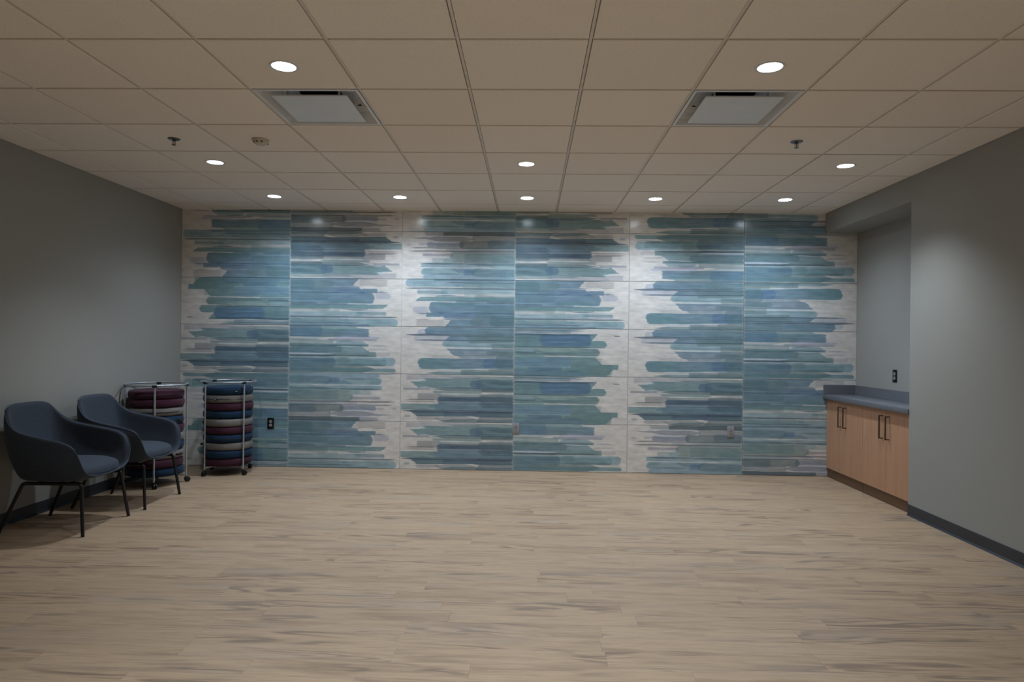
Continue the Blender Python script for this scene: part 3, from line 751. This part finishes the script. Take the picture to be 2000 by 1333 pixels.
    for xx in (-.06, .16): finish('cross_bar', tube(BM(), [(xx, -.232, .349), (xx, .232, .349)], .010, 10), M_leg, t, smooth=True)
    return t
ch = make_chair('dark blue grey armchair on black legs, nearer the camera by the left wall')
ch.location = (-2.955, -2.345, 0); ch.rotation_euler = (0, 0, R(2))
ch2 = copy_tree(ch); ch2.location = (-2.955, -1.605, 0); ch2.rotation_euler = (0, 0, R(1.5))
ch2['label'] = 'dark blue grey armchair on black legs, farther one beside the left cushion cart'

# ------------------------------------------------------------------ cushion carts
def cart(cx, cy, a0, label):
    t = thing('cushion_cart', label, 'cart', (cx, cy, 0), R(a0), 'silver cushion carts on casters')
    rp = .254
    for k in range(4):
        a = math.pi/2*k; ca, sa = math.cos(a), math.sin(a)
        finish('post', tube(BM(), [(rp*ca, rp*sa, .060), (rp*ca, rp*sa, .914)], .0085, 12), M_tube, t, smooth=True)
        bm = BM(); box(bm, -.014, .014, -.024, .016, -.011, .012, .003, 1)
        o = finish('joint_cap', bm, M_plastic, t); o.location = (rp*ca, rp*sa, .918); o.rotation_euler = (0, 0, a)
        bm = BM(); box(bm, .01, rp-.0095, -.010, .010, .074, .090, .002, 1)
        o = finish('base_arm', bm, M_tube, t); o.rotation_euler = (0, 0, a)
        f = finish('caster', tube(BM(), [(rp*ca, rp*sa, .062), (rp*ca, rp*sa, .044)], .006, 10), M_plastic, t, smooth=True)
        bm = BM(); box(bm, -.012, .03, -.013, .013, .030, .047, .004, 2)
        h = finish('hood', bm, M_plastic, f); h.location = (rp*ca, rp*sa, 0); h.rotation_euler = (0, 0, a+.5)
        for s in (-1, 1):
            bm = BM(); lathe(bm, [(0, -.006), (.018, -.006), (.0235, -.004), (.0235, .004), (.018, .006), (0, .006)], 20)
            w = finish('wheel', bm, M_plastic, f, smooth=True)
            w.matrix_local = Matrix.Translation((rp*ca, rp*sa, 0)) @ Matrix.Rotation(a+.5, 4, 'Z') @ Matrix.Translation((.014, s*.0095, .0235)) @ Matrix.Rotation(math.pi/2, 4, 'X')
    hub = BM(); lathe(hub, [(0, .070), (.03, .070), (.03, .092), (0, .092)], 20); finish('hub', hub, M_tube, t, smooth=True)
    pts = [((rp+.006)*math.cos(2*math.pi*k/56), (rp+.006)*math.sin(2*math.pi*k/56), .925) for k in range(56)]
    finish('top_ring', tube(BM(), pts, .0075, 8, closed=True), M_tube, t, smooth='all')
    for a in (40, 130, 220, 310):
        bm = BM(); x, y = (rp-.004)*math.cos(R(a)), (rp-.004)*math.sin(R(a))
        tube(bm, [(x, y, .922), (x, y, .896), (x*.95, y*.95, .896)], .002, 6); finish('ring_hook', bm, M_tube, t)
    return t
CT = .0772
def cush_mesh(mat, seed):
    rnd = random.Random(seed); bm = BM(); r_ = .232; seg = 40
    prof = [(0, .004), (.12, .003), (.20, .001), (.222, .003), (.2305, .012), (.2335, .026), (.2345, CT/2), (.2335, CT-.026), (.2305, CT-.012), (.222, CT-.003), (.20, CT-.001), (.12, CT), (0, CT)]
    lathe(bm, prof, seg)
    ph = [rnd.uniform(0, 6.28) for _ in range(4)]
    for v in bm.verts:
        a = math.atan2(v.co.y, v.co.x); q = math.hypot(v.co.x, v.co.y)
        if q > .15:
            d = .0022*math.sin(3*a+ph[0]) + .0016*math.sin(7*a+ph[1]+v.co.z*30) + .001*math.sin(13*a+ph[2])
            v.co.x *= 1+d/q; v.co.y *= 1+d/q
    bmesh.ops.recalc_face_normals(bm, faces=bm.faces)
    me = bpy.data.meshes.new('cover'); bm.to_mesh(me); bm.free(); me.materials.append(mat)
    for p in me.polygons: p.use_smooth = True
    return me
CM = {(k, s): cush_mesh(mt, s*7+ord(k)) for k, mt in (('P', M_plum), ('B', M_blue), ('G', M_grey)) for s in (0, 1)}
def arcpts(r_, a, b, z, n): return [(r_*math.cos(a+(b-a)*k/n), r_*math.sin(a+(b-a)*k/n), z) for k in range(n+1)]
zipme = None
def cushion(cx, cy, z, rz, kind, seed, label, feats, group):
    t = thing('round_cushion', label, 'cushion', (cx, cy, z), rz, group)
    mesh_obj('cover', CM[(kind, seed)], t)
    if 'z' in feats:   # zipper run on the side, centred on local -y
        global zipme
        if zipme is None:
            o = finish('zipper', tube(BM(), arcpts(.2345, R(-140), R(-20), CT/2, 28), .0032, 6), M_zip, t, smooth='all'); zipme = o.data
        else: mesh_obj('zipper', zipme, t)
    if 't' in feats:   # woven tag with a light print
        bm = BM(); box(bm, -.017, .017, -.006, .002, -.008, .008, .002, 1)
        g_ = finish('tag', bm, M_tag, t); g_.location = (0, -.2375, CT/2)
        bm = BM(); box(bm, -.011, .006, -.0072, -.0058, -.003, .0015); finish('tag_print', bm, M_print, g_)
    if 's' in feats:   # handle strap standing off the side
        bm = BM(); tube(bm, fillet([(-.03, -.236, 0), (-.024, -.262, 0), (.024, -.262, 0), (.03, -.236, 0)], .012, 4), .004, 8)
        for v in bm.verts: v.co.z *= 2.2
        g_ = finish('handle_strap', bm, M_tag, t, smooth=True); g_.location = (0, 0, CT/2)
    return t
NM = {'P': 'plum', 'B': 'blue', 'G': 'grey'}
ORD = ['topmost', 'second', 'third', 'fourth', 'fifth', 'sixth', 'seventh', 'eighth', 'ninth', 'bottom']
def stack(cx, cy, seq, feats, where, seed):
    rnd = random.Random(seed)
    for i, k in enumerate(seq):
        z = .0925 + (9-i)*(CT+.0012)
        dx, dy = rnd.uniform(-.003, .003), rnd.uniform(-.003, .003)
        f, rz = feats.get(i, ('', rnd.uniform(0, 360)))
        lb = f'{ORD[i]} cushion of the stack, round {NM[k]} canvas, in the {where} cart'
        if i == 0: lb = f'topmost round {NM[k]} canvas cushion in the {where} cart'
        if i == 9: lb = f'bottom round {NM[k]} canvas cushion in the {where} cart'
        if 1 <= i <= 8: lb = f'{ORD[i]} round cushion from the top, {NM[k]} canvas, in the {where} cart'
        cushion(cx+dx, cy+dy, z, R(rz), k, i % 2, lb, f, f'cushions stacked in the {where} cart')
C1 = (-3.108, -.925); C2 = (-2.70, -.332)
cart(*C1, 296, 'silver tube cushion cart in the corner behind the farther armchair')
cart(*C2, 238, 'silver tube cushion cart in front of the tiled wall, beside the outlet')
# rotation 0 puts a tag towards the camera
stack(*C1, 'PPGBPGBGPB', {0: ('zt', 25), 1: ('', 0), 2: ('z', 20), 3: ('s', 82), 4: ('t', 55), 6: ('', 10), 7: ('s', 80), 9: ('', 30)}, 'left', 3)
stack(*C2, 'BGPBGPBGBP', {0: ('t', 42), 1: ('zt', -4), 4: ('t', -52), 6: ('z', 35), 7: ('s', -82), 8: ('', 0), 9: ('s', 75)}, 'right', 4)
